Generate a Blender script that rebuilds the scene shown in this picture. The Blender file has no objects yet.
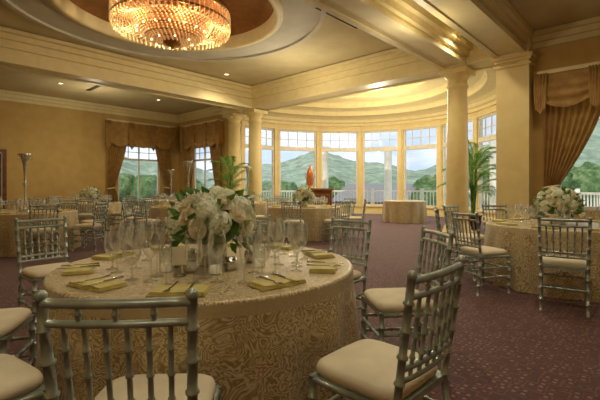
import bpy, math, random
from math import sin, cos, pi, radians, sqrt, atan2
from mathutils import Vector, Matrix, noise
random.seed(7)
scene = bpy.context.scene
scene.view_settings.view_transform = 'Standard'
scene.view_settings.look = 'None'

# ------------------------------------------------------------------ helpers
def lin(c):
    return tuple(((x/255)/12.92 if x/255 <= 0.04045 else ((x/255+0.055)/1.055)**2.4) for x in c)

def newmat(name):
    m = bpy.data.materials.new(name); m.use_nodes = True
    nt = m.node_tree
    return m, nt, nt.nodes["Principled BSDF"]

def N(nt, typ, **kw):
    n = nt.nodes.new(typ)
    for k, v in kw.items():
        if k in n.inputs: n.inputs[k].default_value = v
        else: setattr(n, k, v)
    return n

def pbr(name, col, rough=0.6, metal=0.0, col2=None, nscale=8.0, bump=0.0, bscale=40.0, emit=0.0, sheen=0.0, trans=0.0):
    m, nt, b = newmat(name)
    c = lin(col)+(1,)
    b.inputs['Base Color'].default_value = c
    b.inputs['Roughness'].default_value = rough
    b.inputs['Metallic'].default_value = metal
    if sheen: b.inputs['Sheen Weight'].default_value = sheen
    tc = N(nt, 'ShaderNodeTexCoord')
    c2 = lin(col2)+(1,) if col2 else tuple(x*0.88 for x in c[:3])+(1,)
    nz = N(nt, 'ShaderNodeTexNoise', Scale=nscale, Detail=4.0)
    nt.links.new(tc.outputs['Object'], nz.inputs['Vector'])
    mx = N(nt, 'ShaderNodeMix', data_type='RGBA')
    mr = N(nt, 'ShaderNodeMapRange'); mr.inputs[1].default_value = .35; mr.inputs[2].default_value = .65
    nt.links.new(nz.outputs['Fac'], mr.inputs[0])
    nt.links.new(mr.outputs[0], mx.inputs[0])
    mx.inputs[6].default_value = c; mx.inputs[7].default_value = c2
    nt.links.new(mx.outputs[2], b.inputs['Base Color'])
    if bump:
        n2 = N(nt, 'ShaderNodeTexNoise', Scale=bscale, Detail=3.0)
        nt.links.new(tc.outputs['Object'], n2.inputs['Vector'])
        bp = N(nt, 'ShaderNodeBump', Strength=bump, Distance=0.01)
        nt.links.new(n2.outputs['Fac'], bp.inputs['Height'])
        nt.links.new(bp.outputs['Normal'], b.inputs['Normal'])
    if emit:
        b.inputs['Emission Color'].default_value = c
        b.inputs['Emission Strength'].default_value = emit
    if trans:
        tl = N(nt,'ShaderNodeBsdfTranslucent'); nt.links.new(mx.outputs[2], tl.inputs[0])
        ms = N(nt,'ShaderNodeMixShader'); ms.inputs[0].default_value=trans
        nt.links.new(b.outputs[0],ms.inputs[1]); nt.links.new(tl.outputs[0],ms.inputs[2])
        nt.links.new(ms.outputs[0],nt.nodes['Material Output'].inputs[0])
    return m

class MB:
    def __init__(s): s.v=[]; s.f=[]; s.m=[]; s.s=[]; s.uv=None
    def add(s, vs, fs, mat=0, smooth=False, M=None):
        o=len(s.v)
        if M is not None: vs=[M@Vector(p) for p in vs]
        s.v.extend([tuple(p) for p in vs])
        for f in fs:
            s.f.append(tuple(i+o for i in f)); s.m.append(mat); s.s.append(smooth)
    def box(s,x0,x1,y0,y1,z0,z1,mat=0,M=None):
        vs=[(x,y,z) for z in (z0,z1) for y in (y0,y1) for x in (x0,x1)]
        s.add(vs,[(0,2,3,1),(4,5,7,6),(0,1,5,4),(2,6,7,3),(0,4,6,2),(1,3,7,5)],mat,False,M)
    def tube(s,pts,rad,seg=8,mat=0,cap=True,M=None):
        pts=[Vector(p) for p in pts]
        if not isinstance(rad,(list,tuple)): rad=[rad]*len(pts)
        vs=[];fs=[]
        for i,p in enumerate(pts):
            t=(pts[min(i+1,len(pts)-1)]-pts[max(i-1,0)]).normalized()
            a=Vector((0,0,1)) if abs(t.z)<.9 else Vector((1,0,0))
            x=t.cross(a).normalized(); y=t.cross(x).normalized()
            for k in range(seg):
                an=2*pi*k/seg
                vs.append(p+x*cos(an)*rad[i]+y*sin(an)*rad[i])
        for i in range(len(pts)-1):
            for k in range(seg):
                fs.append((i*seg+k,i*seg+(k+1)%seg,(i+1)*seg+(k+1)%seg,(i+1)*seg+k))
        if cap:
            fs.append(tuple(range(seg))); fs.append(tuple((len(pts)-1)*seg+k for k in range(seg))[::-1])
        s.add(vs,fs,mat,True,M)
    def lathe(s,prof,seg=24,mat=0,c=(0,0,0),M=None,smooth=True):
        vs=[];fs=[]
        for r,z in prof:
            for k in range(seg):
                an=2*pi*k/seg; vs.append((c[0]+r*cos(an),c[1]+r*sin(an),c[2]+z))
        for i in range(len(prof)-1):
            for k in range(seg):
                fs.append((i*seg+k,i*seg+(k+1)%seg,(i+1)*seg+(k+1)%seg,(i+1)*seg+k))
        s.add(vs,fs,mat,smooth,M)
    def ball(s,c,r,mat=0,seg=8,rings=5,sq=1.0,M=None):
        prof=[(max(1e-4,r*sin(pi*i/rings)),-r*sq*cos(pi*i/rings)) for i in range(rings+1)]
        s.lathe(prof,seg,mat,c,M)
    def mesh(s,name,mats):
        me=bpy.data.meshes.new(name); me.from_pydata(s.v,[],s.f)
        for m in mats: me.materials.append(m)
        me.polygons.foreach_set('material_index',s.m)
        me.polygons.foreach_set('use_smooth',s.s)
        me.update(); return me
    def obj(s,name,mats,loc=(0,0,0),rz=0,parent=None):
        return inst(name,s.mesh(name,mats),loc,rz,parent)

def inst(name,me,loc=(0,0,0),rz=0,parent=None,sc=1):
    o=bpy.data.objects.new(name,me); scene.collection.objects.link(o)
    o.location=loc; o.rotation_euler=(0,0,rz)
    if sc!=1: o.scale=(sc,sc,sc)
    if parent: o.parent=parent
    return o

# room frame : local (a,b) -> world
RO=(1.15,13.1,0.0); RA=atan2(-.681,.732)
E1=Vector((cos(RA),sin(RA))); E2=Vector((-sin(RA),cos(RA)))
def W(a,b,z=0): return (RO[0]+a*E1.x+b*E2.x, RO[1]+a*E1.y+b*E2.y, z)
def robj(mb,name,mats): return mb.obj(name,mats,RO,RA)

# ------------------------------------------------------------------ materials
M_wall=pbr('wall_paint',(208,176,106),.75,col2=(200,166,96),nscale=3,bump=.05,bscale=60)
M_trim=pbr('cream_trim',(236,220,168),.5,col2=(230,212,158),nscale=5)
M_col=pbr('column_paint',(236,214,150),.42,col2=(230,206,140),nscale=4)
M_ceil=pbr('ceiling_paint',(212,198,152),.75,col2=(204,188,142),nscale=2)
M_ceilw=pbr('ceiling_medallion_paint',(214,208,188),.7,nscale=2)
M_gold=pbr('gold_dome_paint',(160,112,54),.45,col2=(142,96,44),nscale=6)
M_white=pbr('white_frame_paint',(238,234,218),.45)
M_chair=pbr('silver_chair_lacquer',(186,198,190),.28,.5,col2=(156,170,162),nscale=14)
M_cush=pbr('ivory_cushion',(234,222,192),.8,bump=.1,bscale=150)
M_nap=pbr('gold_napkin',(214,202,130),.6,col2=(200,186,110),nscale=20,bump=.15,bscale=120)
M_drape=pbr('gold_drape_satin',(194,152,76),.45,col2=(172,128,58),nscale=5,sheen=.3,trans=.2)
M_silver=pbr('silver_metal',(210,210,205),.15,1.0)
M_petal=pbr('white_petal',(252,252,240),.6,col2=(238,244,210),nscale=25,trans=.25)
M_rose=pbr('cream_rose_petal',(254,248,228),.6,col2=(246,236,200),nscale=20,trans=.25)
M_leaf=pbr('leaf_green',(108,148,70),.5,col2=(70,110,44),nscale=15,trans=.3)
M_palm=pbr('palm_green',(132,178,80),.45,col2=(92,140,54),nscale=9,trans=.4)
M_pot=pbr('terracotta_pot',(96,62,40),.6)
M_soil=pbr('soil',(45,32,22),.95)
M_wood=pbr('mahogany_wood',(132,78,40),.35,col2=(98,54,28),nscale=6)
M_woodtop=pbr('oak_top',(170,110,58),.3,col2=(142,90,44),nscale=7)
M_copper=pbr('amber_copper',(206,122,60),.3,.4,emit=.1)  # slight glow put into the material; the urn is no lamp
M_bronze=pbr('gilt_bronze',(186,132,60),.3,.85)
M_crys=pbr('crystal_bead',(246,206,140),.12,.3,emit=.24)
M_bulb=pbr('lit_bulb',(255,216,150),.4,emit=4)
M_core=pbr('warm_glass_shell',(186,104,44),.5,emit=.45)
M_down=pbr('downlight_lens',(255,238,200),.4,emit=5)
M_vent=pbr('vent_dark',(70,58,40),.7)
M_terr=pbr('terrace_stone',(190,186,172),.8,bump=.1)
M_brick=pbr('brick_red',(160,108,92),.85,col2=(140,90,78),nscale=30)
M_roof=pbr('roof_shingle',(130,128,128),.85)
M_candle=pbr('candle_wax',(250,236,200),.5,emit=.1)
M_bark=pbr('tree_bark',(78,60,44),.9)

def glassmat(name,tint=(1,1,1),base=.1,edge=.6,blend=.35,dif=0.0):
    m,nt,b=newmat(name); nt.nodes.remove(b)
    out=nt.nodes['Material Output']
    t=N(nt,'ShaderNodeBsdfTransparent'); t.inputs[0].default_value=tint+(1,)
    g=N(nt,'ShaderNodeBsdfGlossy'); g.inputs['Roughness'].default_value=.05
    g.inputs['Color'].default_value=(1,1,1,1)
    src=g.outputs[0]
    if dif:
        d=N(nt,'ShaderNodeBsdfTranslucent'); d.inputs[0].default_value=(.9,.95,.92,1)
        ms=N(nt,'ShaderNodeMixShader'); ms.inputs[0].default_value=dif
        nt.links.new(g.outputs[0],ms.inputs[1]); nt.links.new(d.outputs[0],ms.inputs[2]); src=ms.outputs[0]
    lw=N(nt,'ShaderNodeLayerWeight',Blend=blend)
    mr=N(nt,'ShaderNodeMapRange'); mr.inputs[3].default_value=base; mr.inputs[4].default_value=edge
    nt.links.new(lw.outputs['Facing'],mr.inputs[0])
    mx=N(nt,'ShaderNodeMixShader')
    nt.links.new(mr.outputs[0],mx.inputs[0]); nt.links.new(t.outputs[0],mx.inputs[1]); nt.links.new(src,mx.inputs[2])
    nt.links.new(mx.outputs[0],out.inputs[0]); return m
M_glass=glassmat('stemware_glass',(.97,.98,.97),.07,.95,.42,.25)
M_pane=glassmat('window_glass',(.97,.98,1.0),.02,.25)

def mosaic():
    m,nt,b=newmat('mosaic_mirror_glass')
    tc=N(nt,'ShaderNodeTexCoord'); v=N(nt,'ShaderNodeTexVoronoi',Scale=55.0)
    nt.links.new(tc.outputs['Object'],v.inputs['Vector'])
    mx=N(nt,'ShaderNodeMix',data_type='RGBA'); mx.inputs[6].default_value=(.4,.4,.34,1); mx.inputs[7].default_value=(.9,.9,.84,1)
    nt.links.new(v.outputs['Color'],mx.inputs[0]); nt.links.new(mx.outputs[2],b.inputs['Base Color'])
    b.inputs['Metallic'].default_value=.8; b.inputs['Roughness'].default_value=.2
    bp=N(nt,'ShaderNodeBump',Strength=.6,Distance=.01); nt.links.new(v.outputs['Distance'],bp.inputs['Height'])
    nt.links.new(bp.outputs[0],b.inputs['Normal']); return m
M_mos=mosaic()

def carpet():
    m,nt,b=newmat('patterned_carpet')
    tc=N(nt,'ShaderNodeTexCoord')
    v=N(nt,'ShaderNodeTexVoronoi',Scale=17.0,Randomness=.35)
    v.distance='CHEBYCHEV'
    nt.links.new(tc.outputs['Object'],v.inputs['Vector'])
    r=N(nt,'ShaderNodeValToRGB'); e=r.color_ramp.elements
    e[0].position=.14; e[0].color=lin((164,124,114))+(1,)
    e[1].position=.22; e[1].color=lin((100,46,45))+(1,)
    e2=r.color_ramp.elements.new(.42); e2.color=lin((78,32,34))+(1,)
    e3=r.color_ramp.elements.new(.5); e3.color=lin((124,76,70))+(1,)
    nt.links.new(v.outputs['Distance'],r.inputs[0])
    n=N(nt,'ShaderNodeTexNoise',Scale=60.0,Detail=3.0); nt.links.new(tc.outputs['Object'],n.inputs['Vector'])
    mx=N(nt,'ShaderNodeMix',data_type='RGBA',blend_type='MULTIPLY'); mx.inputs[0].default_value=.6
    nt.links.new(r.outputs[0],mx.inputs[6]); nt.links.new(n.outputs['Fac'],mx.inputs[7])
    nt.links.new(mx.outputs[2],b.inputs['Base Color'])
    b.inputs['Roughness'].default_value=.75; b.inputs['Sheen Weight'].default_value=.2
    b.inputs['Specular IOR Level'].default_value=.35
    bp=N(nt,'ShaderNodeBump',Strength=.3,Distance=.01); nt.links.new(n.outputs['Fac'],bp.inputs['Height'])
    nt.links.new(bp.outputs[0],b.inputs['Normal']); return m
M_carpet=carpet()

def damask():
    m,nt,b=newmat('gold_damask_cloth')
    uv=N(nt,'ShaderNodeUVMap'); 
    n1=N(nt,'ShaderNodeTexNoise',Scale=9.0,Detail=2.0,Distortion=.9); nt.links.new(uv.outputs[0],n1.inputs['Vector'])
    mul=N(nt,'ShaderNodeMath',operation='MULTIPLY'); mul.inputs[1].default_value=64
    nt.links.new(n1.outputs['Fac'],mul.inputs[0])
    sn=N(nt,'ShaderNodeMath',operation='SINE'); nt.links.new(mul.outputs[0],sn.inputs[0])
    v=N(nt,'ShaderNodeTexVoronoi',Scale=7.0); 
    n0=N(nt,'ShaderNodeTexNoise',Scale=16.0,Detail=2.0); nt.links.new(uv.outputs[0],n0.inputs['Vector'])
    ad=N(nt,'ShaderNodeVectorMath',operation='MULTIPLY_ADD'); ad.inputs[1].default_value=(.16,.16,.16)
    nt.links.new(n0.outputs['Color'],ad.inputs[0]); nt.links.new(uv.outputs[0],ad.inputs[2])
    nt.links.new(ad.outputs[0],v.inputs['Vector'])
    m2=N(nt,'ShaderNodeMath',operation='MULTIPLY'); m2.inputs[1].default_value=46
    nt.links.new(v.outputs['Distance'],m2.inputs[0])
    s2=N(nt,'ShaderNodeMath',operation='SINE'); nt.links.new(m2.outputs[0],s2.inputs[0])
    n3=N(nt,'ShaderNodeTexNoise',Scale=4.0,Detail=1.0); nt.links.new(uv.outputs[0],n3.inputs['Vector'])
    s3=N(nt,'ShaderNodeMapRange'); s3.inputs[1].default_value=.42; s3.inputs[2].default_value=.58
    nt.links.new(n3.outputs['Fac'],s3.inputs[0])
    mm=N(nt,'ShaderNodeMix',data_type='FLOAT'); nt.links.new(s3.outputs[0],mm.inputs[0]); nt.links.new(sn.outputs[0],mm.inputs[2]); nt.links.new(s2.outputs[0],mm.inputs[3])
    r=N(nt,'ShaderNodeMapRange'); r.inputs[1].default_value=-.9; r.inputs[2].default_value=.9
    nt.links.new(mm.outputs[0],r.inputs[0])
    # fine lace threads
    nf=N(nt,'ShaderNodeTexNoise',Scale=90.0,Detail=2.0); nt.links.new(uv.outputs[0],nf.inputs['Vector'])
    mf=N(nt,'ShaderNodeMapRange'); mf.inputs[1].default_value=.35; mf.inputs[2].default_value=.65; mf.inputs[3].default_value=.7; mf.inputs[4].default_value=1.0
    nt.links.new(nf.outputs['Fac'],mf.inputs[0])
    mr2=N(nt,'ShaderNodeMath',operation='MULTIPLY'); nt.links.new(r.outputs[0],mr2.inputs[0]); nt.links.new(mf.outputs[0],mr2.inputs[1])
    mx=N(nt,'ShaderNodeMix',data_type='RGBA'); mx.inputs[6].default_value=lin((160,138,92))+(1,); mx.inputs[7].default_value=lin((230,214,172))+(1,)
    nt.links.new(mr2.outputs[0],mx.inputs[0]); nt.links.new(mx.outputs[2],b.inputs['Base Color'])
    rr=N(nt,'ShaderNodeMapRange'); rr.inputs[3].default_value=.30; rr.inputs[4].default_value=.5
    nt.links.new(r.outputs[0],rr.inputs[0]); nt.links.new(rr.outputs[0],b.inputs['Roughness'])
    b.inputs['Metallic'].default_value=.15; b.inputs['Sheen Weight'].default_value=.2
    bp=N(nt,'ShaderNodeBump',Strength=.3,Distance=.004); nt.links.new(r.outputs[0],bp.inputs['Height'])
    nt.links.new(bp.outputs[0],b.inputs['Normal']); return m
M_cloth=damask()

def foliage(name,c1,c2,c3,sc,bumpd=1.0):
    m,nt,b=newmat(name)
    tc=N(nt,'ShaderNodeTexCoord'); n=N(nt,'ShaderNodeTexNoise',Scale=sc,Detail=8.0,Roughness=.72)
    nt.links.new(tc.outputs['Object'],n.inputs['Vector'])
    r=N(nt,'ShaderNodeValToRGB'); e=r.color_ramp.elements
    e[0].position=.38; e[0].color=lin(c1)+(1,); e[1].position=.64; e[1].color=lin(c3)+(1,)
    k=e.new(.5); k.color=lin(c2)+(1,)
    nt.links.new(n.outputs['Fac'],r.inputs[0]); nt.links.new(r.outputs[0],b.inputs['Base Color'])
    b.inputs['Roughness'].default_value=.95; b.inputs['Specular IOR Level'].default_value=.1
    bp=N(nt,'ShaderNodeBump',Strength=1.0,Distance=bumpd); nt.links.new(n.outputs['Fac'],bp.inputs['Height'])
    nt.links.new(bp.outputs[0],b.inputs['Normal']); return m
M_hill=foliage('wooded_hill',(112,128,110),(140,154,130),(172,182,156),.09,1.0)  # greens paled so the colour itself carries distance haze
M_tree=foliage('tree_foliage',(76,106,64),(116,146,92),(168,188,130),1.6)

# ------------------------------------------------------------------ world
w=bpy.data.worlds.new('World'); scene.world=w; w.use_nodes=True
nt=w.node_tree; bg=nt.nodes['Background']
tc=N(nt,'ShaderNodeTexCoord'); mp=N(nt,'ShaderNodeMapping'); mp.inputs['Scale'].default_value=(1,1,3.5)
nt.links.new(tc.outputs['Generated'],mp.inputs[0])
n=N(nt,'ShaderNodeTexNoise',Scale=3.0,Detail=6.0,Roughness=.55); nt.links.new(mp.outputs[0],n.inputs['Vector'])
r=N(nt,'ShaderNodeValToRGB'); e=r.color_ramp.elements
e[0].position=.42; e[0].color=lin((178,194,210))+(1,); e[1].position=.60; e[1].color=lin((220,226,230))+(1,)
nt.links.new(n.outputs['Fac'],r.inputs[0]); nt.links.new(r.outputs[0],bg.inputs[0])
bg.inputs[1].default_value=1.7

# ------------------------------------------------------------------ floor
mb=MB(); mb.box(-9.8,12.2,-13.2,0.2,-.1,0)
NE=72; AX,BX=5.35,6.2
ell=[(AX*cos(pi*i/NE),BX*sin(pi*i/NE)) for i in range(NE+1)]
vs=[(0,0.2,0)]+[(x*1.02,max(y*1.02,.2),0) for x,y in ell]
mb.add(vs,[(0,i+1,i+2) for i in range(NE)])
robj(mb,'floor',[M_carpet])

# ------------------------------------------------------------------ walls
CZ=4.75
def wall_h(name,a0,a1,b0,b1,openings,axis,ztop=CZ+.5):
    mb=MB()
    def bx(s0,s1,z0,z1):
        if s1-s0<1e-4 or z1-z0<1e-4: return
        if axis=='a': mb.box(s0,s1,b0,b1,z0,z1)
        else: mb.box(a0,a1,s0,s1,z0,z1)
    S0,S1=(a0,a1) if axis=='a' else (b0,b1)
    cur=S0
    for (s0,s1,z0,z1) in sorted(openings):
        bx(cur,s0,0,ztop); bx(s0,s1,0,z0); bx(s0,s1,z1,ztop); cur=s1
    bx(cur,S1,0,ztop)
    return robj(mb,name,[M_wall])
wall_h('wall_left',-9.95,-9.73,-13.2,.2,[(-2.95,-1.0,.4,3.15),(-8.4,-7.1,0,2.5)],'b')
wall_h('wall_far',-9.73,-5.6,0,.2,[(-8.5,-6.7,.4,3.15)],'a')
wall_h('wall_right_window',5.75,12.2,0,.2,[(6.2,9.4,.75,3.45)],'a')
wall_h('wall_right',12.0,12.2,-13.2,0,[],'b')
wall_h('wall_back',-9.73,12.0,-13.2,-13.0,[],'a')
mb=MB()
for (a0,a1,b0,b1) in [(-9.73,-5.6,-.03,0),(5.8,12,-.03,0),(-9.73,-9.70,-7.0,-.03),(-9.73,-9.70,-13,-8.5)]:
    mb.box(a0,a1,b0,b1,0,.16); 
robj(mb,'baseboard_room',[M_trim])
mb=MB(); mb.box(-9.85,-9.79,-8.38,-7.12,0.0,2.48,0)
for z0,z1 in((.2,1.05),(1.2,2.3)):
    for b0 in(-8.28,-7.7): mb.box(-9.79,-9.77,b0,b0+.48,z0,z1,0)
mb.box(-9.73,-9.69,-8.52,-8.4,0,2.62,0); mb.box(-9.73,-9.69,-7.1,-6.98,0,2.62,0); mb.box(-9.73,-9.69,-8.4,-7.1,2.5,2.62,0)
mb.tube([(-9.76,-7.25,1.0),(-9.70,-7.25,1.0),(-9.70,-7.38,1.0)],.012,8,1)
robj(mb,'door_1',[M_wood,M_silver])

def rwin(name,axis,s0,s1,z0,z1,p,cols,trz):
    mb=MB()
    def bx(a,b,c,d,t=.04,mat=0):
        if axis=='a': mb.box(a,b,p-t,p+t,c,d,mat)
        else: mb.box(p-t,p+t,a,b,c,d,mat)
    bx(s0,s0+.07,z0,z1); bx(s1-.07,s1,z0,z1); bx(s0,s1,z0,z0+.08); bx(s0,s1,z1-.08,z1); bx(s0,s1,trz-.04,trz+.04)
    for i in range(1,cols):
        x=s0+(s1-s0)*i/cols; bx(x-.03,x+.03,z0,z1,.03)
    for i in range(1,cols*2):
        x=s0+(s1-s0)*i/(cols*2); bx(x-.012,x+.012,trz,z1,.02)
    bx(s0,s1,(trz+z1)/2-.012,(trz+z1)/2+.012,.02)
    bx(s0+.05,s1-.05,z0+.05,z1-.05,.003,1)
    robj(mb,name,[M_white,M_pane])
rwin('window_1','b',-2.95,-1.0,.4,3.15,-9.84,2,2.5)
rwin('window_2','a',-8.5,-6.7,.4,3.15,.1,2,2.5)
rwin('window_3','a',6.2,9.4,.75,3.45,.1,2,2.9)

# bay wall + windows
NS=9
th=[pi*i/NS for i in range(NS+1)]
P=[Vector((AX*cos(t),max(.36,BX*sin(t)))) for t in th]
P[0].x=AX; P[-1].x=-AX
wallb=MB(); trimb=MB()
ZS,ZT,ZH=.36,3.0,3.85
for i in range(NS):
    p,q=P[i],P[i+1]; d=(q-p); L=d.length; ang=atan2(d.y,d.x)
    Mx=Matrix.Translation((p.x,p.y,0))@Matrix.Rotation(ang,4,'Z')
    wallb.box(-.02,L+.02,-.1,.1,0,ZS,0,Mx); wallb.box(-.02,L+.02,-.1,.1,ZH,4.6,0,Mx)
    wallb.box(-.03,.13,-.12,.12,0,4.3,0,Mx); wallb.box(L-.13,L+.03,-.12,.12,0,4.3,0,Mx)
    trimb.box(0,L,.1,.16,ZS-.03,ZS+.03,0,Mx); trimb.box(0,L,.1,.15,ZH,ZH+.1,0,Mx); trimb.box(.0,L,.1,.14,0,.16,0,Mx)
    wb=MB()
    x0,x1=.13,L-.13
    wb.box(x0,x0+.07,-.05,.05,ZS,ZH,0,Mx); wb.box(x1-.07,x1,-.05,.05,ZS,ZH,0,Mx)
    wb.box(x0,x1,-.05,.05,ZS,ZS+.09,0,Mx); wb.box(x0,x1,-.05,.05,ZH-.07,ZH,0,Mx); wb.box(x0,x1,-.06,.06,ZT-.09,ZT+.09,0,Mx)
    for k in range(1,4):
        x=x0+(x1-x0)*k/4; wb.box(x-.013,x+.013,-.02,.02,ZT,ZH,0,Mx)
    wb.box(x0,x1,-.02,.02,(ZT+ZH)/2-.013,(ZT+ZH)/2+.013,0,Mx)
    wb.box(x0+.05,x1-.05,-.003,.003,ZS+.05,ZH-.05,1,Mx)
    robj(wb,'window_%d'%(4+i),[M_white,M_pane])
robj(wallb,'wall_bay',[M_col]); robj(trimb,'trim_bay',[M_trim])

prof=[(1.03,4.08),(.955,4.08),(.955,4.2),(.94,4.24),(.94,4.36),(.91,4.44),(.83,4.44),(.83,4.6),(.815,4.66),(.71,4.66),(.71,4.84),(.695,4.9),(.56,4.9),(.56,5.1),(.545,5.16),(.0,5.16)]
mb=MB(); vs=[];fs=[]
ang=[-.06+(pi+.12)*i/NE for i in range(NE+1)]
for k,z in prof:
    for t in ang: vs.append((AX*k*cos(t),BX*k*sin(t),z))
for j in range(len(prof)-1):
    for i in range(NE): fs.append((j*(NE+1)+i,j*(NE+1)+i+1,(j+1)*(NE+1)+i+1,(j+1)*(NE+1)+i))
mb.add(vs,fs)
robj(mb,'ceiling_bay',[M_trim])

# ------------------------------------------------------------------ main ceiling
mb=MB()
mb.box(-9.8,-4.05,-13.2,.2,CZ,CZ+.1); mb.box(4.05,12.2,-13.2,.2,CZ,CZ+.1)
mb.box(-4.05,4.05,-13.2,-12,CZ,CZ+.1)
robj(mb,'ceiling',[M_ceil])
TC=(.22,-5.95); TZ=5.05; R1=2.2
mb=MB(); n=96; vs=[];fs=[]
x0,x1,y0,y1=-4.1,4.1,-12.1,.3
def rect_pt(t):
    dx,dy=cos(t),sin(t); k=1e9
    if dx>1e-9:k=min(k,(x1-TC[0])/dx)
    if dx<-1e-9:k=min(k,(x0-TC[0])/dx)
    if dy>1e-9:k=min(k,(y1-TC[1])/dy)
    if dy<-1e-9:k=min(k,(y0-TC[1])/dy)
    return (TC[0]+dx*k,TC[1]+dy*k)
tt=[2*pi*i/n for i in range(n)]
tt+= [atan2(yy-TC[1],xx-TC[0])%(2*pi) for xx in(x0,x1) for yy in(y0,y1)]
tt=sorted(tt); n=len(tt)
for t in tt: vs.append(rect_pt(t)+(TZ,))
for rr in (3.3,): 
    for t in tt: vs.append((TC[0]+rr*cos(t),TC[1]+rr*sin(t),TZ))
for i in range(n): fs.append((i,(i+1)%n,n+(i+1)%n,n+i))
mb.add(vs,fs,0)
mb.lathe([(3.3,TZ),(3.3,TZ-.07),(3.2,TZ-.07),(3.2,TZ-.01)],96,1,(TC[0],TC[1],0),smooth=False)
mb.lathe([(3.2,TZ-.01),(R1+.18,TZ-.01)],96,1,(TC[0],TC[1],0),smooth=False)
mb.lathe([(R1+.18,TZ-.01),(R1+.18,TZ-.08),(R1+.06,TZ-.1),(R1,TZ-.08),(R1,TZ+.2)],96,2,(TC[0],TC[1],0))
mb.lathe([(R1,TZ+.2),(1.7,TZ+.42),(1.0,TZ+.58),(.001,TZ+.62)],96,3,(TC[0],TC[1],0))
robj(mb,'ceiling_tray',[M_ceil,M_ceilw,M_trim,M_gold])
mb=MB()
def beam(a0,a1,b0,b1,zb=4.3,zt=5.15):
    mb.box(a0,a1,b0,b1,zb,zt)
beam(-4.35,-3.75,-12,-.35); beam(3.75,4.35,-12.6,-.35); beam(5.05,5.65,-13,-.35)
beam(-4.35,4.35,-12.6,-12,4.31); beam(-5.7,5.75,-.35,.35,4.3)
for k,(o,z0,z1) in enumerate([(.10,4.62,5.04),(.20,4.80,5.03),(.32,4.93,5.02)]):
    mb.box(-3.75,-3.75+o,-12,-.35,z0,z1); mb.box(3.75-o,3.75,-12,-.35,z0,z1)
    mb.box(-3.75,3.75,-.35-o,-.35,z0+.002,z1); mb.box(-3.75,3.75,-12,-12+o,z0+.002,z1)
for o,z0,z1 in[(.08,4.45,4.75),(.18,4.6,4.74)]:
    mb.box(-4.35-o,-4.35,-12,-.35,z0,z1); mb.box(4.35,4.35+o,-12,-.35,z0,z1); mb.box(5.05-o,5.05,-12,-.35,z0,z1); mb.box(5.65,5.65+o,-12,-.35,z0,z1)
for a0,a1 in((-4.35,-3.75),(3.75,4.35),(5.05,5.65)):
    mb.box(a0-.04,a0+.08,-12,-.36,4.27,4.36); mb.box(a1-.08,a1+.04,-12,-.36,4.27,4.36)
mb.box(-5.7,5.75,-.40,-.30,4.262,4.37); mb.box(-5.7,5.75,.30,.40,4.262,4.37)
robj(mb,'ceiling_beams',[M_trim])
mb=MB()
for o,z0,z1 in[(.06,4.4,4.75),(.14,4.52,4.745),(.24,4.64,4.74)]:
    mb.box(-9.73,-9.73+o,-13,0,z0,z1); mb.box(-9.73,-5.7,-o,0,z0+.002,z1); mb.box(5.75,12,-o,0,z0+.002,z1)
robj(mb,'trim_crown',[M_trim])
for k,(a,b,z,la,lb) in enumerate([(2.6,-3.2,TZ,.12,1.5),(4.7,-3.0,CZ,.12,1.2),(-6.8,-5,CZ,1.2,.14),(6.8,-3.2,CZ,.14,1.3)]):
    mb=MB(); mb.box(a-la/2,a+la/2,b-lb/2,b+lb/2,z-.015,z,0)
    mb.box(a-la/2-.03,a-la/2,b-lb/2,b+lb/2,z-.02,z,1); mb.box(a+la/2,a+la/2+.03,b-lb/2,b+lb/2,z-.02,z,1)
    robj(mb,'ceiling_vent',[M_vent,M_trim])

# ------------------------------------------------------------------ columns
colp=[(.36,0),(.36,.14),(.33,.16),(.335,.22),(.30,.26),(.27,.30),(.27,.34),(.272,1.6),(.255,3.0),(.24,3.78),(.27,3.80),(.27,3.86),(.24,3.88),(.24,4.0),(.29,4.06),(.33,4.12),(.33,4.13)]
mb=MB(); mb.lathe(colp,40,0); mb.box(-.36,.36,-.36,.36,0,.1); mb.box(-.35,.35,-.35,.35,4.13,4.26)
cme=mb.mesh('column',[M_col])
for a in(-5.3,-4.0,4.0): inst('column',cme,W(a,0),RA)
mb=MB()
mb.box(5.05,5.74,-.34,-.005,0,4.26); 
for o,z0,z1 in[(.05,0,.3),(.05,4.0,4.06),(.04,4.12,4.18),(.08,4.18,4.259)]: mb.box(5.05-o,5.74+o,-.34-o,-.006,z0,z1)
robj(mb,'pilaster',[M_col])
mb=MB(); mb.box(5.2,5.75,0,.3,0,4.3); robj(mb,'wall_bay_end',[M_wall])

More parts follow.
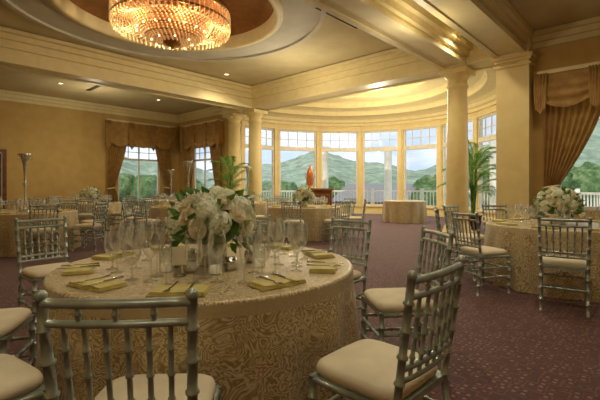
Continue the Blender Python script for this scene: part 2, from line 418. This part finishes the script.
# ------------------------------------------------------------------ drapes
def drape_set(name,axis,p,sgn,s0,s1,zt,zv,ztie,zb=.03,w_tie=.28):
    def tr(s,o,z): return (s,p+sgn*o,z) if axis=='a' else (p+sgn*o,s,z)
    mb=MB()
    W2=(s1-s0)/2; pw=W2*.62
    for side in(0,1):
        nc,nr=72,30; vs=[];fs=[]
        for j in range(nr+1):
            f=j/nr; z=(zt-.15)*(1-f)+zb*f
            if z>ztie: g=((zt-.15)-z)/((zt-.15)-ztie); wd=pw*(1-g**1.6)+w_tie*g**1.6
            else: g=(ztie-z)/(ztie-zb); wd=w_tie+(.25)*sqrt(g)
            for i in range(nc+1):
                u=i/nc; x=u*wd; am=.045*min(1,wd/.6+.3)
                o=.13+am*sin(u*9*2*pi)+.012*sin(u*31+z*3)
                s=(s0+x) if side==0 else (s1-x)
                vs.append(tr(s,o,z))
        for j in range(nr):
            for i in range(nc):
                q=j*(nc+1)+i; fs.append((q,q+1,q+nc+2,q+nc+1))
        mb.add(vs,fs,0,True)
        c=(s0+w_tie/2) if side==0 else (s1-w_tie/2)
        ring=[]
        for k in range(17):
            a=2*pi*k/16; ring.append(tr(c+(w_tie/2+.02)*cos(a),.13+.075*sin(a),ztie+.03*cos(a)*(1 if side==0 else -1)))
        mb.tube(ring,.025,8,1,False)
    nsw=max(2,round((s1-s0)/.95)); nc=nsw*24; nr=16; vs=[];fs=[]
    for j in range(nr+1):
        f=j/nr
        for i in range(nc+1):
            u=i/nc; ph=(u*nsw)%1; dep=(zt-zv)*(.72+.28*sin(pi*ph)) 
            if i in(0,nc): dep=(zt-zv)*1.0
            z=zt-dep*f
            o=.24+.03*sin(f*22-5*abs(ph-.5))*(f**.5)+.05*sin(pi*ph)*f + .008*sin(u*nsw*40)
            vs.append(tr(s0-.06+(s1-s0+.12)*u,o,z))
    for j in range(nr):
        for i in range(nc):
            q=j*(nc+1)+i; fs.append((q,q+1,q+nc+2,q+nc+1))
    mb.add(vs,fs,0,True)
    for s in(s0-.06,s1+.06):
        vs=[tr(s,0.003,zt),tr(s,.24,zt),tr(s,.24,zv+.08),tr(s,0.003,zv+.08)]; mb.add(vs,[(0,1,2,3)],0)
    a,b=sorted((p+sgn*.003,p+sgn*.27))
    if axis=='a': mb.box(s0-.1,s1+.1,a,b,zt-.02,zt+.06,1)
    else: mb.box(a,b,s0-.1,s1+.1,zt-.02,zt+.06,1)
    for k in range(nsw+1):
        s=s0-.03+(s1-s0+.06)*k/nsw; wv=.11
        for q in range(5):
            mb.tube([tr(s-wv+q*wv*.5,.27,zt),tr(s-wv*.9+q*wv*.45,.31,zt-(zt-zv)*.5),tr(s-wv*.7+q*wv*.35,.30,zt-(zt-zv)*(1.0+.05*(2-abs(q-2))))],[.022,.03,.02],6,0)
    robj(mb,name,[M_drape,M_trim])
drape_set('window_drapes','b',-9.73,1,-3.45,-.5,4.1,3.0,1.2)
drape_set('window_drapes','a',0,-1,-8.95,-6.15,4.1,3.0,1.2)
drape_set('window_drapes','a',0,-1,5.98,9.9,3.75,2.95,1.25)

# ------------------------------------------------------------------ chandelier
mb=MB()
def band(r,z0,z1,t=.02,mat=0): mb.lathe([(r,z0),(r+t,z0),(r+t,z1),(r,z1),(r,z0)],64,mat)
band(1.18,.62,.70,.05); band(1.20,.38,.42,.03); band(.86,.44,.50,.03)
bowl=[(.84,.46),(.80,.34),(.70,.21),(.55,.11),(.38,.05),(.20,.02)]
for k in range(72):
    a=2*pi*k/72
    for j in range(9):
        mb.ball((1.22*cos(a),1.22*sin(a),.60-j*.036),.019,1,6,4)
    mb.ball((1.20*cos(a),1.20*sin(a),.27),.017,1,6,4,2.0)
for k in range(60):
    a=2*pi*k/60
    for j in range(8):
        u=j/7; r=1.16-(1.16-.86)*u; z=.36-.05*sin(pi*u)+.08*u
        mb.ball((r*cos(a),r*sin(a),z),.020,1,6,4)
def bowlpt(u):
    x=u*(len(bowl)-1); i=min(int(x),len(bowl)-2); f=x-i
    return bowl[i][0]*(1-f)+bowl[i+1][0]*f, bowl[i][1]*(1-f)+bowl[i+1][1]*f
for ring in range(17):
    r,z=bowlpt(ring/16); nn=max(8,int(2*pi*r/.085))
    for k in range(nn):
        a=2*pi*(k+.5*(ring%2))/nn; mb.ball((r*cos(a),r*sin(a),z),.024,1,6,4)
for r,z in bowl[1:]: mb.lathe([(r-.03,z-.012),(r,z-.012),(r,z+.012),(r-.03,z+.012)],48,0)
mb.lathe([(r-.04,z+.03) for r,z in bowl]+[(.001,.05)],48,2)
mb.lathe([(.2,.0),(.19,-.03),(.1,-.06),(.04,-.08),(.03,-.12),(.001,-.14)],24,0)
mb.lathe([(1.16,.66),(.8,.70),(.4,.72),(.2,.95),(.2,1.28),(.35,1.31),(.35,1.32)],48,2)
for k in range(8):
    a=2*pi*k/8
    mb.tube([(.84*cos(a),.84*sin(a),.47),(1.0*cos(a),1.0*sin(a),.52),(1.2*cos(a),1.2*sin(a),.64)],.015,6,0)
    mb.tube([(1.1*cos(a),1.1*sin(a),.66),(.5*cos(a),.5*sin(a),1.0),(.15*cos(a),.15*sin(a),1.28)],.012,6,0)
for k in range(16):
    a=2*pi*(k+.5)/16; mb.ball((.72*cos(a),.72*sin(a),.27-.06),.022,3,8,5)
for k in range(8):
    a=2*pi*(k+.5)/8; mb.ball((.42*cos(a),.42*sin(a),.02),.022,3,8,5)
ch=mb.obj('chandelier',[M_bronze,M_crys,M_core,M_bulb],W(TC[0],TC[1],4.34),RA)

# ------------------------------------------------------------------ lights
def pl(loc,power,rad=.03,col=(1,.875,.64),typ='POINT',ang=120,blend=.8):
    L=bpy.data.lights.new('lamp',typ); L.energy=power; L.color=col; L.shadow_soft_size=rad
    if typ=='SPOT': L.spot_size=radians(ang); L.spot_blend=blend
    o=bpy.data.objects.new('light_source',L); scene.collection.objects.link(o); o.location=loc; return o
mb=MB(); mb.lathe([(.10,0),(.10,-.015),(.075,-.02),(.07,-.005)],20,0); mb.lathe([(.07,-.006),(.001,-.006)],20,1)
dme=mb.mesh('downlight',[M_trim,M_down])
DL=[(-7,-2.5,CZ,90),(-7,-6,CZ,70),(-7,-10,CZ,50),(-2.9,-2.2,TZ,110),(3.0,-2.0,TZ,110),(-2.9,-9.9,TZ,60),(3.2,-9.8,TZ,60),(6.6,-2.0,CZ,60),(7.4,-5.0,CZ,75),(6.3,-8.6,CZ,135),(9.5,-8,CZ,40),(8.6,-11,CZ,50),(0,1.6,5.16,130),(-2.4,1.4,5.16,130),(2.4,1.4,5.16,130),(4.7,-1.5,CZ,70),(4.7,-5.5,CZ,60)]
for a,b,z,p in DL:
    inst('recessed_downlight',dme,W(a,b,z)); pl(W(a,b,z-.05),p,.06,typ='SPOT',ang=140)
for k in range(6):
    a=2*pi*k/6; c=W(TC[0],TC[1],4.62); pl((c[0]+1.02*cos(a),c[1]+1.02*sin(a),4.56),16,.03,(1,.80,.52))
for a,b,z,p in[(0,2.6,3.5,250),(-6.8,-5.0,3.6,45),(7.5,-6.0,3.7,20),(4.7,-3.5,3.8,25),(0,-2.0,3.5,100),(8.0,-11.6,3.0,20)]:  # added fill points without fixtures, to lift the bay, ceilings and hall
    pl(W(a,b,z),p,.02)

# ------------------------------------------------------------------ chair
def chair_mesh():
    mb=MB(); R=.0135
    def rod(p,q,r=R,n=5,bul=True):
        p=Vector(p);q=Vector(q)
        pts=[p];rad=[r]
        if bul:
            for i in range(1,n):
                c=p.lerp(q,i/n); d=(q-p).normalized()*.007
                pts+= [c-d,c-d*.4,c+d*.4,c+d]; rad+=[r,r*1.4,r*1.4,r]
        pts.append(q);rad.append(r)
        mb.tube(pts,rad,8,0)
    for s in(-1,1):
        p0=Vector((s*.195,-.25,0)); p1=Vector((s*.195,-.205,.45)); p2=Vector((s*.21,-.275,.945))
        rod(p0,p1,.0155,4); rod(p1,p2,.0155,5); mb.ball(p2,.019,0,8,5)
        rod((s*.205,.195,0),(s*.205,.19,.45),.0165,5)
        rod((s*.195,-.24,.20),(s*.205,.195,.20),.011,4); rod((s*.195,-.235,.31),(s*.205,.195,.31),.011,4)
        rod((s*.195,-.205,.435),(s*.205,.19,.435),.016,4,False)
    rod((-.205,.195,.17),(.205,.195,.17),.011,4); rod((-.205,.195,.29),(.205,.195,.29),.011,4); rod((-.195,-.24,.24),(.195,-.24,.24),.011,4)
    def bp(z):
        f=(z-.45)/.495; return -.205-.07*f,.195+.015*f
    def rail(z,r,curve=.018):
        y,x=bp(z); pts=[(x*(-1+2*i/8),y-curve*(1-(-1+2*i/8)**2),z) for i in range(9)]
        mb.tube(pts,r,8,0)
    for z,r in((.925,.015),(.865,.012),(.60,.012),(.555,.011)): rail(z,r)
    for i in range(1,7):
        u=-1+2*i/7
        y0,x0=bp(.555); y1,x1=bp(.865); k=.018*(1-u*u)
        rod((x0*u,y0-k,.555),(x1*u,y1-k,.865),.0085,4)
    for i in range(1,4):
        u=-1+2*i/4
        y0,x0=bp(.865); y1,x1=bp(.925); k=.018*(1-u*u)
        rod((x0*u,y0-k,.865),(x1*u,y1-k,.925),.008,2)
    mb.box(-.205,.205,-.21,.20,.425,.452,0)
    vs=[];fs=[];n=32
    lay=[(.96,.452),(1.02,.465),(1.03,.48),(1.0,.497),(.92,.508),(.7,.516),(.35,.52)]
    for k,z in lay:
        for i in range(n):
            t=2*pi*i/n; e=.35
            x=math.copysign(abs(cos(t))**e,cos(t)); y=math.copysign(abs(sin(t))**e,sin(t))
            vs.append((x*.205*k,y*.2*k+.005,z))
    for j in range(len(lay)-1):
        for i in range(n): fs.append((j*n+i,j*n+(i+1)%n,(j+1)*n+(i+1)%n,(j+1)*n+i))
    fs.append(tuple((len(lay)-1)*n+i for i in range(n)))
    mb.add(vs,fs,1,True)
    return mb.mesh('dining_chair',[M_chair,M_cush])
CH=chair_mesh()
def chair(x,y,tx,ty,off=0): inst('dining_chair',CH,(x,y,0),atan2(ty-y,tx-x)-pi/2+off)
def ring(cx,cy,angs,R=1.30,off=0):
    for a in angs:
        if isinstance(a,tuple): a,r,o=a
        else: r,o=R,0
        t=radians(a); chair(cx+r*cos(t),cy+r*sin(t),cx,cy,radians(o))

# ------------------------------------------------------------------ tables
def table_mesh(r=.915,h=.76,folds=14,seed=0,foldamp=.045,flare=.05):
    rnd=random.Random(seed)
    mb=MB(); n=160; vs=[];fs=[];uv=[]
    ph=[rnd.random()*6 for _ in range(4)]
    rows=[('t',k) for k in(0.001,.15,.3,.45,.6,.75,.9,.975)]+[('e',0),('e',1),('e',2)]+[('s',k/14) for k in range(1,15)]
    for kind,k in rows:
        for i in range(n+1):
            t=2*pi*i/n
            if kind=='t': rr=r*k; z=h; u=(rr*cos(t),rr*sin(t))
            elif kind=='e':
                rr=r*.985+.016*sin((k+1)*pi/6)+.0; z=h-.016*(1-cos((k+1)*pi/6)); u=(rr*cos(t),rr*sin(t))
            else:
                z=(h-.02)*(1-k)+.006*k
                wv=sin(folds*t+ph[0])*.6+sin((folds*1.0+5)*t+ph[1])*.4
                wv=math.copysign(abs(wv)**.8,wv)
                rr=r+.0+flare*k**.8+foldamp*wv*min(1,k*1.3)
                u=(t*r,-(z)+5)
            vs.append((rr*cos(t),rr*sin(t),z)); uv.append(u)
    m=n+1
    for j in range(len(rows)-1):
        for i in range(n): fs.append((j*m+i,(j+1)*m+i,(j+1)*m+i+1,j*m+i+1))
    mb.add(vs,fs,0,True)
    nf=len(mb.f); nv=len(mb.v)
    mb.lathe([(.35,0),(.33,.03),(.05,.06),(.05,h-.03),(r-.05,h-.028),(r-.05,h-.006)],24,1)
    me=mb.mesh('round_banquet_table',[M_cloth,M_wood])
    ul=me.uv_layers.new(name='UVMap')
    for p in me.polygons:
        for li in p.loop_indices:
            vi=me.loops[li].vertex_index
            ul.data[li].uv = uv[vi] if vi<nv and vi<len(uv) else (0,0)
    return me
TM=table_mesh(); TM2=table_mesh(.915,.76,17,3)

# ------------------------------------------------------------------ table items
def wineprof(h,rb,stem,lip):
    k=h/.23
    return [(.036,0),(.034,.003),(.008,.008),(.0045,.02),(.0045,stem),(.012,stem+.006),(rb*.75,stem+.03*k),(rb,stem+.065*k),(rb*.97,stem+.09*k),(lip,h)]
def glassme(name,prof,seg=20):
    mb=MB(); mb.lathe(prof,seg,0); return mb.mesh(name,[M_glass])
G1=glassme('wine_glass',wineprof(.27,.047,.115,.036))
G2=glassme('water_goblet',wineprof(.225,.047,.075,.040))
G3=glassme('champagne_flute',[(.033,0),(.031,.003),(.006,.008),(.004,.02),(.004,.09),(.012,.1),(.024,.14),(.026,.19),(.022,.25)])
def nap_mesh():
    mb=MB()
    for k in range(3):
        w,d=.13-.004*k,.075-.003*k; z=k*.007
        vs=[];fs=[]
        nx=10
        for zz in(z,z+.0065):
            for j in range(2):
                for i in range(nx+1):
                    x=-w+2*w*i/nx; vs.append((x+.002*k,(-d if j==0 else d)+.003*sin(i*.9+k),zz+.0015*sin(i*.8+j+k)+.0015))
        a=nx+1
        for i in range(nx):
            fs.append((i,a+i,a+i+1,i+1)); fs.append((2*a+i,2*a+i+1,3*a+i+1,3*a+i)); fs.append((i,i+1,2*a+i+1,2*a+i)); fs.append((a+i,3*a+i,3*a+i+1,a+i+1))
        fs.append((0,2*a,3*a,a)); fs.append((nx,a+nx,3*a+nx,2*a+nx))
        mb.add(vs,fs,0,False)
    return mb.mesh('folded_napkin',[M_nap])
NP=nap_mesh()
def fork_mesh():
    mb=MB()
    mb.add([(-.004,-.1,.002),(.004,-.1,.002),(.003,.03,.004),(-.003,.03,.004),(.011,.045,.003),(-.011,.045,.003),(.012,.06,.002),(-.012,.06,.002)],[(0,1,2,3),(3,2,4,5),(5,4,6,7)])
    mb.tube([(0,-.1,.005),(0,-.03,.003),(0,.035,.006)],[.005,.003,.0025],6,0)
    for k in range(4): mb.tube([(-.0105+k*.007,.058,.003),(-.0105+k*.007,.1,.006)],[.0022,.0012],5,0)
    return mb.mesh('fork',[M_silver])
def knife_mesh():
    mb=MB(); mb.tube([(0,-.11,.006),(0,-.06,.006),(0,.0,.005)],[.006,.005,.004],8,0)
    mb.add([(-.004,0,.002),(.007,0,.002),(.009,.07,.002),(.002,.115,.002),(-.004,.11,.002),(-.004,0,.004),(.003,0,.004),(.003,.07,.004),(-.001,.11,.004)],[(0,1,2,3,4),(5,6,7,8),(1,6,7,2),(2,7,8,3),(0,4,8,5)])
    return mb.mesh('knife',[M_silver])
FK=fork_mesh(); KN=knife_mesh()

def flower_mesh(seed=1,nh=10,nr=14,R=.21):
    rnd=random.Random(seed); mb=MB()
    mb.lathe([(.001,0),(.085,0),(.09,.01),(.09,.15),(.095,.16),(.086,.16),(.08,.14),(.001,.13)],28,2)
    c0=Vector((0,0,.25))
    def frame(d):
        d=d.normalized(); a=Vector((0,0,1)) if abs(d.z)<.9 else Vector((1,0,0))
        x=d.cross(a).normalized(); y=d.cross(x); return x,y,d
    def floret(c,d,s,mat):
        x,y,d=frame(d); t=rnd.random()*2
        for k in range(4):
            a=t+k*pi/2; e=x*cos(a)+y*sin(a); f=x*-sin(a)+y*cos(a)
            vs=[c,c+e*s*.55+f*s*.5+d*s*.18,c+e*s*1.05+d*s*.1,c+e*s*.55-f*s*.5+d*s*.18]
            mb.add(vs,[(0,1,2,3)],mat,False)
    def hyd(c,r):
        mb.ball(c,r*.9,0,10,7)
        m=90
        for k in range(m):
            z=1-2*(k+.5)/m; a=k*2.39996; q=sqrt(1-z*z); d=Vector((q*cos(a),q*sin(a),z))
            floret(Vector(c)+d*r*(.93+.1*rnd.random()),(d+Vector((rnd.uniform(-.3,.3),rnd.uniform(-.3,.3),rnd.uniform(-.3,.3)))),r*.27,0)
    def rose(c,d,r):
        x,y,d=frame(Vector(d))
        mb.ball(Vector(c)+d*r*.3,r*.38,1,8,6)
        for layer,(n,ro,hh,op) in enumerate([(3,.35,.85,.1),(5,.6,.75,.3),(6,.9,.55,.7),(7,1.08,.25,1.0)]):
            for k in range(n):
                a=2*pi*k/n+layer*.6
                vs=[];
                for j in range(4):
                    for i in range(5):
                        u=(i/4-.5)*2*pi/n*1.35; v=j/3
                        rr=r*ro*(.35+.65*v**.6)*(1+.12*op*v*v); h=r*hh*v*(1-.12*abs(i/4-.5)*2) - r*.12*op*v**3
                        vs.append(Vector(c)+x*cos(a+u)*rr+y*sin(a+u)*rr+d*h)
                mb.add(vs,[(j*5+i,j*5+i+1,(j+1)*5+i+1,(j+1)*5+i) for j in range(3) for i in range(4)],1,True)
    tot=nh+nr
    for k in range(tot):
        f=(k+.5)/tot; el=1-1.12*f; a=k*2.39996+.4; q=sqrt(max(0,1-el*el))
        d=Vector((q*cos(a),q*sin(a),el))
        c=c0+Vector((d.x*R,d.y*R,d.z*R*.85))
        if k%2==0 and nh>0: hyd(c,.066+rnd.random()*.010)
        else: rose(c+d*.015,d+Vector((rnd.uniform(-.2,.2),rnd.uniform(-.2,.2),.1)),.047+rnd.random()*.01)
    mb.ball(c0,R*.8,3,14,10,.8)
    for k in range(80):
        a=rnd.random()*2*pi; el=rnd.uniform(-.5,.85); q=sqrt(1-el*el); d=Vector((q*cos(a),q*sin(a),el))
        x,y,_=frame(d); b=c0+d*R*.98; L=.10; wd=.024; x=(x*cos(k)+y*sin(k))
        mb.add([b,b+d*L*.5+x*wd,b+d*L+x*.02,b+d*L*.5-x*wd],[(0,1,2,3)],3,True)
    return mb.mesh('flower_centerpiece',[M_petal,M_rose,M_mos,M_leaf])
FL=flower_mesh(1,12,16); FL2=flower_mesh(5)

def votive_mesh():
    mb=MB(); mb.lathe([(.001,0),(.03,0),(.036,.02),(.038,.05),(.034,.075),(.032,.07),(.034,.05),(.03,.02),(.001,.012)],18,0)
    mb.lathe([(.028,.014),(.028,.045),(.001,.045)],14,1); return mb.mesh('votive_candle',[M_mos,M_candle])
VO=votive_mesh()
def cyl_mesh():
    mb=MB(); mb.lathe([(.001,0),(.038,0),(.04,.004),(.04,.14),(.037,.14),(.037,.008)],22,0); mb.lathe([(.030,.008),(.030,.05),(.001,.05)],16,1)
    return mb.mesh('glass_cylinder_candle',[M_glass,M_candle])
CY=cyl_mesh()
def tall_vase():
    mb=MB()
    mb.lathe([(.001,0),(.11,0),(.115,.012),(.10,.03),(.03,.06),(.022,.1),(.03,.16),(.02,.2),(.018,.5),(.03,.56),(.02,.6),(.022,.75),(.04,.95),(.075,1.08),(.13,1.15),(.125,1.15),(.07,1.07),(.03,.93),(.001,.8)],24,0)
    for k in range(16):
        a=2*pi*k/16
        for j in range(4): mb.ball((.125*cos(a),.125*sin(a),1.13-.03*j),.009,1,5,4)
    for z in(.13,.55): mb.ball((0,0,z),.045,1,12,8)
    return mb.mesh('tall_crystal_vase',[M_mos,M_glass])
TV=tall_vase()
def glassset():
    mb=MB(); rnd=random.Random(3)
    for k in range(9):
        t=2*pi*k/9+.2
        for j,(dr,dt,p) in enumerate([(.52,.12,wineprof(.26,.046,.11,.036)),(.58,.0,wineprof(.22,.047,.07,.04)),(.47,-.06,wineprof(.22,.043,.09,.036))]):
            mb.lathe(p,10,0,(dr*cos(t+dt),dr*sin(t+dt),0))
    return mb.mesh('glassware_set',[M_glass])
GS=glassset()

def dress_far(cx,cy,rot,deco):
    e=inst('glassware_set',GS,(cx,cy,.761),rot)
    for k in range(9):
        t=rot+2*pi*k/9; inst('folded_napkin',NP,(cx+.74*cos(t),cy+.74*sin(t),.761),t+pi/2)
    if deco=='v': inst('tall_crystal_vase',TV,(cx,cy,.761))
    else: inst('flower_centerpiece',FL2,(cx,cy,.761),rot)

# near table
TX,TY=-.58,2.60
inst('round_banquet_table',TM,(TX,TY,0),.5)
nang=[(272.5,1.20,0),316,7,47,88,(147,2.05,-6),196,236]
ring(TX,TY,nang,1.27)
zt=.761
inst('flower_centerpiece',FL,(TX+.03,TY-.08,zt),.7)
for a,r in((200,.22),(250,.24),(310,.22),(20,.24),(90,.22),(140,.22)):
    t=radians(a); inst('votive_candle',VO,(TX+.03+r*cos(t),TY-.08+r*sin(t),zt))
for a,r in((285,.29),(345,.31),(225,.31)):
    t=radians(a); inst('glass_cylinder_candle',CY,(TX+.03+r*cos(t),TY-.08+r*sin(t),zt))
sets=[272,308,344,20,56,92,128,164,200,236]
rnd=random.Random(11)
for a in sets:
    t=radians(a)
    def at(r,da): 
        q=t+da; return (TX+r*cos(q),TY+r*sin(q))
    x,y=at(.755,0); j=rnd.uniform(-.15,.15)
    inst('folded_napkin',NP,(x,y,zt),t+pi/2+j)
    c,s=cos(t+pi/2+j),sin(t+pi/2+j)
    inst('fork',FK,(x-.04*c,y-.04*s,zt+.024),t+j-pi/2)
    inst('knife',KN,(x+.05*c,y+.05*s,zt+.024),t+j-pi/2)
    x,y=at(.56,.24); inst('wine_glass',G1,(x,y,zt))
    x,y=at(.58,.04); inst('water_goblet',G2,(x,y,zt))
    x,y=at(.45,.12); inst('wine_glass',G1,(x,y,zt))
    if a not in(200,236): x,y=at(.62,-.17); inst('champagne_flute' ,G3,(x,y,zt))
mb=MB(); mb.lathe([(.001,0),(.035,0),(.033,.006),(.004,.01),(.004,.06)],16,0); mb.box(-.04,.04,-.002,.002,.06,.16,1)
mb.obj('table_number_card',[M_silver,M_white],(TX-.08,TY-.40,zt),.35)

# right table
RX,RY=3.45,5.25
inst('round_banquet_table',TM2,(RX,RY,0)); ring(RX,RY,[198,237,130,165,95,60,280,320],1.30)
inst('flower_centerpiece',FL,(RX-.1,RY-.05,.761),2.0)
inst('glassware_set',GS,(RX,RY,.761),.4)
for k in range(9):
    t=.4+2*pi*k/9; inst('folded_napkin',NP,(RX+.76*cos(t),RY+.76*sin(t),.761),t+pi/2)
far=[(-5.5,8.0,'v'),(-2.85,10.2,'v'),(.1,10.1,'f'),(-1.7,13.0,'v'),(-6.4,12.2,'f'),(-4.9,15.2,'v'),(-9.6,10.3,'v')]
for k,(x,y,d) in enumerate(far):
    inst('round_banquet_table',TM if k%2 else TM2,(x,y,0),k)
    ring(x,y,[k*17+45*q for q in range(8)],1.26)
    dress_far(x,y,k*.7,d)

inst('cocktail_table',table_mesh(.76,.76,11,9,.07,-.02),(3.75,14.4,0))
bx,by=.55,14.0
mb=MB()
mb.box(-.6,.6,-.3,.3,0,.08,0); mb.box(-.57,.57,-.27,.27,.08,1.14,0); mb.box(-.66,.66,-.34,.34,1.14,1.2,1)
for k in range(3): 
    x=-.53+k*.365; mb.box(x,x+.32,-.285,-.27,.18,1.02,1); mb.box(x+.04,x+.28,-.295,-.285,.24,.96,0)
mb.obj('wooden_bar_counter',[M_wood,M_woodtop],(bx,by,0),-.15)
mb=MB()
mb.lathe([(.001,0),(.13,0),(.13,.03),(.09,.06),(.08,.12),(.12,.16),(.135,.26),(.125,.5),(.115,.58),(.08,.64),(.075,.70),(.03,.74),(.035,.79),(.001,.82)],28,0)
mb.tube([(0,-.13,.2),(0,-.20,.2),(0,-.20,.16)],.014,8,1); 
for s in(-1,1): mb.tube([(s*.12,0,.5),(s*.17,0,.48),(s*.17,0,.36),(s*.12,0,.34)],.012,8,1)
mb.obj('copper_beverage_urn',[M_copper,M_silver],(bx-.2,by+.03,1.2),0)

# ------------------------------------------------------------------ palms
def palm(seed,H,nf):
    rnd=random.Random(seed); mb=MB()
    mb.lathe([(.001,0),(.17,0),(.19,.02),(.23,.36),(.25,.38),(.25,.42),(.22,.42),(.21,.37)],28,0); mb.lathe([(.215,.37),(.001,.38)],20,1)
    for k in range(nf):
        a=k*2.4+rnd.random()*.5; lvl=(k+.5)/nf
        Hs=.37+(H-.37)*(.25+.45*lvl)
        d=Vector((cos(a),sin(a),0)); b=d*.06*rnd.random()+Vector((0,0,.37)); s0=d*.10+Vector((0,0,Hs))
        mb.tube([b,b.lerp(s0,.5)+d*-.01,s0],[.016,.013,.009],6,2)
        L=rnd.uniform(.75,1.0)*(1.1-.25*lvl); el=radians(35+40*lvl+rnd.uniform(-8,8))
        pts=[]; p=s0.copy(); e=el
        for j in range(15):
            pts.append(p.copy()); e=el-radians(75)*(j/14)**1.3
            p=p+(d*cos(e)+Vector((0,0,sin(e))))*L/14
        mb.tube(pts,[.008*(1-.8*j/14) for j in range(15)],5,2)
        side=d.cross(Vector((0,0,1)))
        for j in range(26):
            f=.08+.90*j/25; x=f*14; i=min(int(x),13); q=pts[i].lerp(pts[i+1],x-i); tg=(pts[i+1]-pts[i]).normalized()
            LL=.34*sin(pi*(.12+.80*f))**.7
            for s in(-1,1):
                dr=(side*s*.85+tg*.7+Vector((0,0,.15))).normalized(); nrm=tg*.014
                mid=q+dr*LL*.5; tip=q+dr*LL-Vector((0,0,.06+.06*rnd.random()))
                mb.add([q,mid+nrm,tip,mid-nrm],[(0,1,2,3)],2,False)
    return mb.mesh('potted_palm',[M_pot,M_soil,M_palm])
inst('potted_palm',palm(2,2.85,26),W(3.75,1.85))
inst('potted_palm',palm(4,2.6,16),W(-4.1,-1.15))

# ------------------------------------------------------------------ exterior
mb=MB(); vs=[(0,0,-.06)];K=1.62
for i in range(NE+1):
    t=-.15+(pi+.3)*i/NE; vs.append((AX*K*cos(t),BX*K*sin(t)+.4,-.06))
mb.add(vs,[(0,i+1,i+2) for i in range(NE)])
mb.box(8.9,18,.25,6,-.16,-.07); 
robj(mb,'terrace_floor',[M_terr])
mb=MB(); K=1.5
path=[(17.5,3.4),(12,3.4)]
for i in range(41):
    t=.30+(pi-.60)*i/40; path.append((AX*K*cos(t),BX*K*sin(t)+.2))
path.append((-9.5,2.6))
path=[Vector(p) for p in path]
for i in range(len(path)-1):
    p,q=path[i],path[i+1]; L=(q-p).length
    Mx=Matrix.Translation((p.x,p.y,-.06))@Matrix.Rotation(atan2((q-p).y,(q-p).x),4,'Z')
    mb.box(0,L,-.05,.05,1.05,1.13,0,Mx); mb.box(0,L,-.03,.03,.1,.17,0,Mx)
    nb=int(L/.14)
    for k in range(nb):
        x=(k+.5)*L/nb; mb.box(x-.018,x+.018,-.018,.018,.12,1.08,0,Mx)
    if i%5==0 or L>4: mb.box(-.09,.09,-.09,.09,0,1.25,0,Mx)
robj(mb,'terrace_railing',[M_white])
mb=MB(); mb.lathe([(.26,0),(.26,.2),(.2,.25),(.19,3.2),(.25,3.3),(.25,3.45)],24,0)
pc=mb.mesh('terrace_column',[M_white])
for t in(50,72,112,136): inst('terrace_column',pc,W(AX*1.42*cos(radians(t)),BX*1.42*sin(radians(t)),-.06))

mb=MB(); vs=[];fs=[]; na,nr=220,60
def top(az):
    x=math.degrees(az)
    return .052+.066*max(0,min(1,(x-16)/18))+.014*sin(x*.21+1.0)+.006*sin(x*.62)
for j in range(nr+1):
    f=j/nr; rr=14*(520/14)**f
    for i in range(na+1):
        az=radians(-78+156*i/na); x,y=rr*sin(az),rr*cos(az)+8
        g=max(0,(rr-60)/460)
        z=-5.0+ (top(az)*520+5)*(min(1,g*1.25))**1.15 + noise.noise(Vector((x*.012,y*.012,0)))*6*min(1,g*5)+noise.noise(Vector((x*.2,y*.2,3)))*1.8*min(1,g*8)
        vs.append((x,y,z))
for j in range(nr):
    for i in range(na): q=j*(na+1)+i; fs.append((q,q+1,q+na+2,q+na+1))
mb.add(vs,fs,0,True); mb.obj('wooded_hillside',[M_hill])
def tree_mesh(seed):
    rnd=random.Random(seed); mb=MB(); mb.tube([(0,0,0),(.1,0,1.5),(0,.1,3.2)],[.28,.2,.12],8,1)
    for k in range(9):
        c=Vector((rnd.uniform(-1.5,1.5),rnd.uniform(-1.5,1.5),rnd.uniform(2.6,5.6))); r=rnd.uniform(1.0,1.7)
        seg,rg=16,10; vs=[];fs=[]
        for j in range(rg+1):
            for i in range(seg):
                d=Vector((sin(pi*j/rg)*cos(2*pi*i/seg),sin(pi*j/rg)*sin(2*pi*i/seg),cos(pi*j/rg)))
                vs.append(c+d*r*(1+.35*noise.noise(d*2.5+c)))
        for j in range(rg):
            for i in range(seg): fs.append((j*seg+i,j*seg+(i+1)%seg,(j+1)*seg+(i+1)%seg,(j+1)*seg+i))
        mb.add(vs,fs,0,True)
    return mb.mesh('leafy_tree',[M_tree,M_bark])
TR=[tree_mesh(1),tree_mesh(2)]
rnd=random.Random(5)
for k in range(40):
    az=radians(-34+74*k/39+rnd.uniform(-1,1)); d=rnd.uniform(36,58)
    if 7<math.degrees(az)<15: continue
    inst('leafy_tree',TR[k%2],(d*sin(az),d*cos(az)+8,-5.1),rnd.random()*6,sc=rnd.uniform(.85,1.2)*(1.3 if math.degrees(az)>26 else 1))
mb=MB(); mb.box(-5,5,-3,3,-1,4.6,0); mb.add([(-5.4,-3.4,4.6),(5.4,-3.4,4.6),(5.4,3.4,4.6),(-5.4,3.4,4.6),(-4,0,6.6),(4,0,6.6)],[(0,1,5,4),(2,3,4,5),(1,2,5),(3,0,4),(0,3,2,1)],1)
for k in range(4): mb.box(-4.2+k*2.4,-3.2+k*2.4,-3.05,-3,1.4,3.4,2)
mb.obj('brick_building',[M_brick,M_roof,M_white],(9.5,47,-5.0),-.3)

sun=bpy.data.lights.new('sun','SUN'); sun.energy=2.4; sun.angle=.02; sun.color=(1,.95,.85)
so=bpy.data.objects.new('sun_light',sun); scene.collection.objects.link(so); so.rotation_euler=(radians(38),radians(-25),0)

# ------------------------------------------------------------------ camera
cam=bpy.data.cameras.new('camera'); cam.lens=24; cam.sensor_width=36; cam.shift_y=-13/600; cam.clip_end=2000; cam.clip_start=.05
co=bpy.data.objects.new('camera',cam); scene.collection.objects.link(co); co.location=(0,0,1.25); co.rotation_euler=(radians(90),0,0)
scene.camera=co
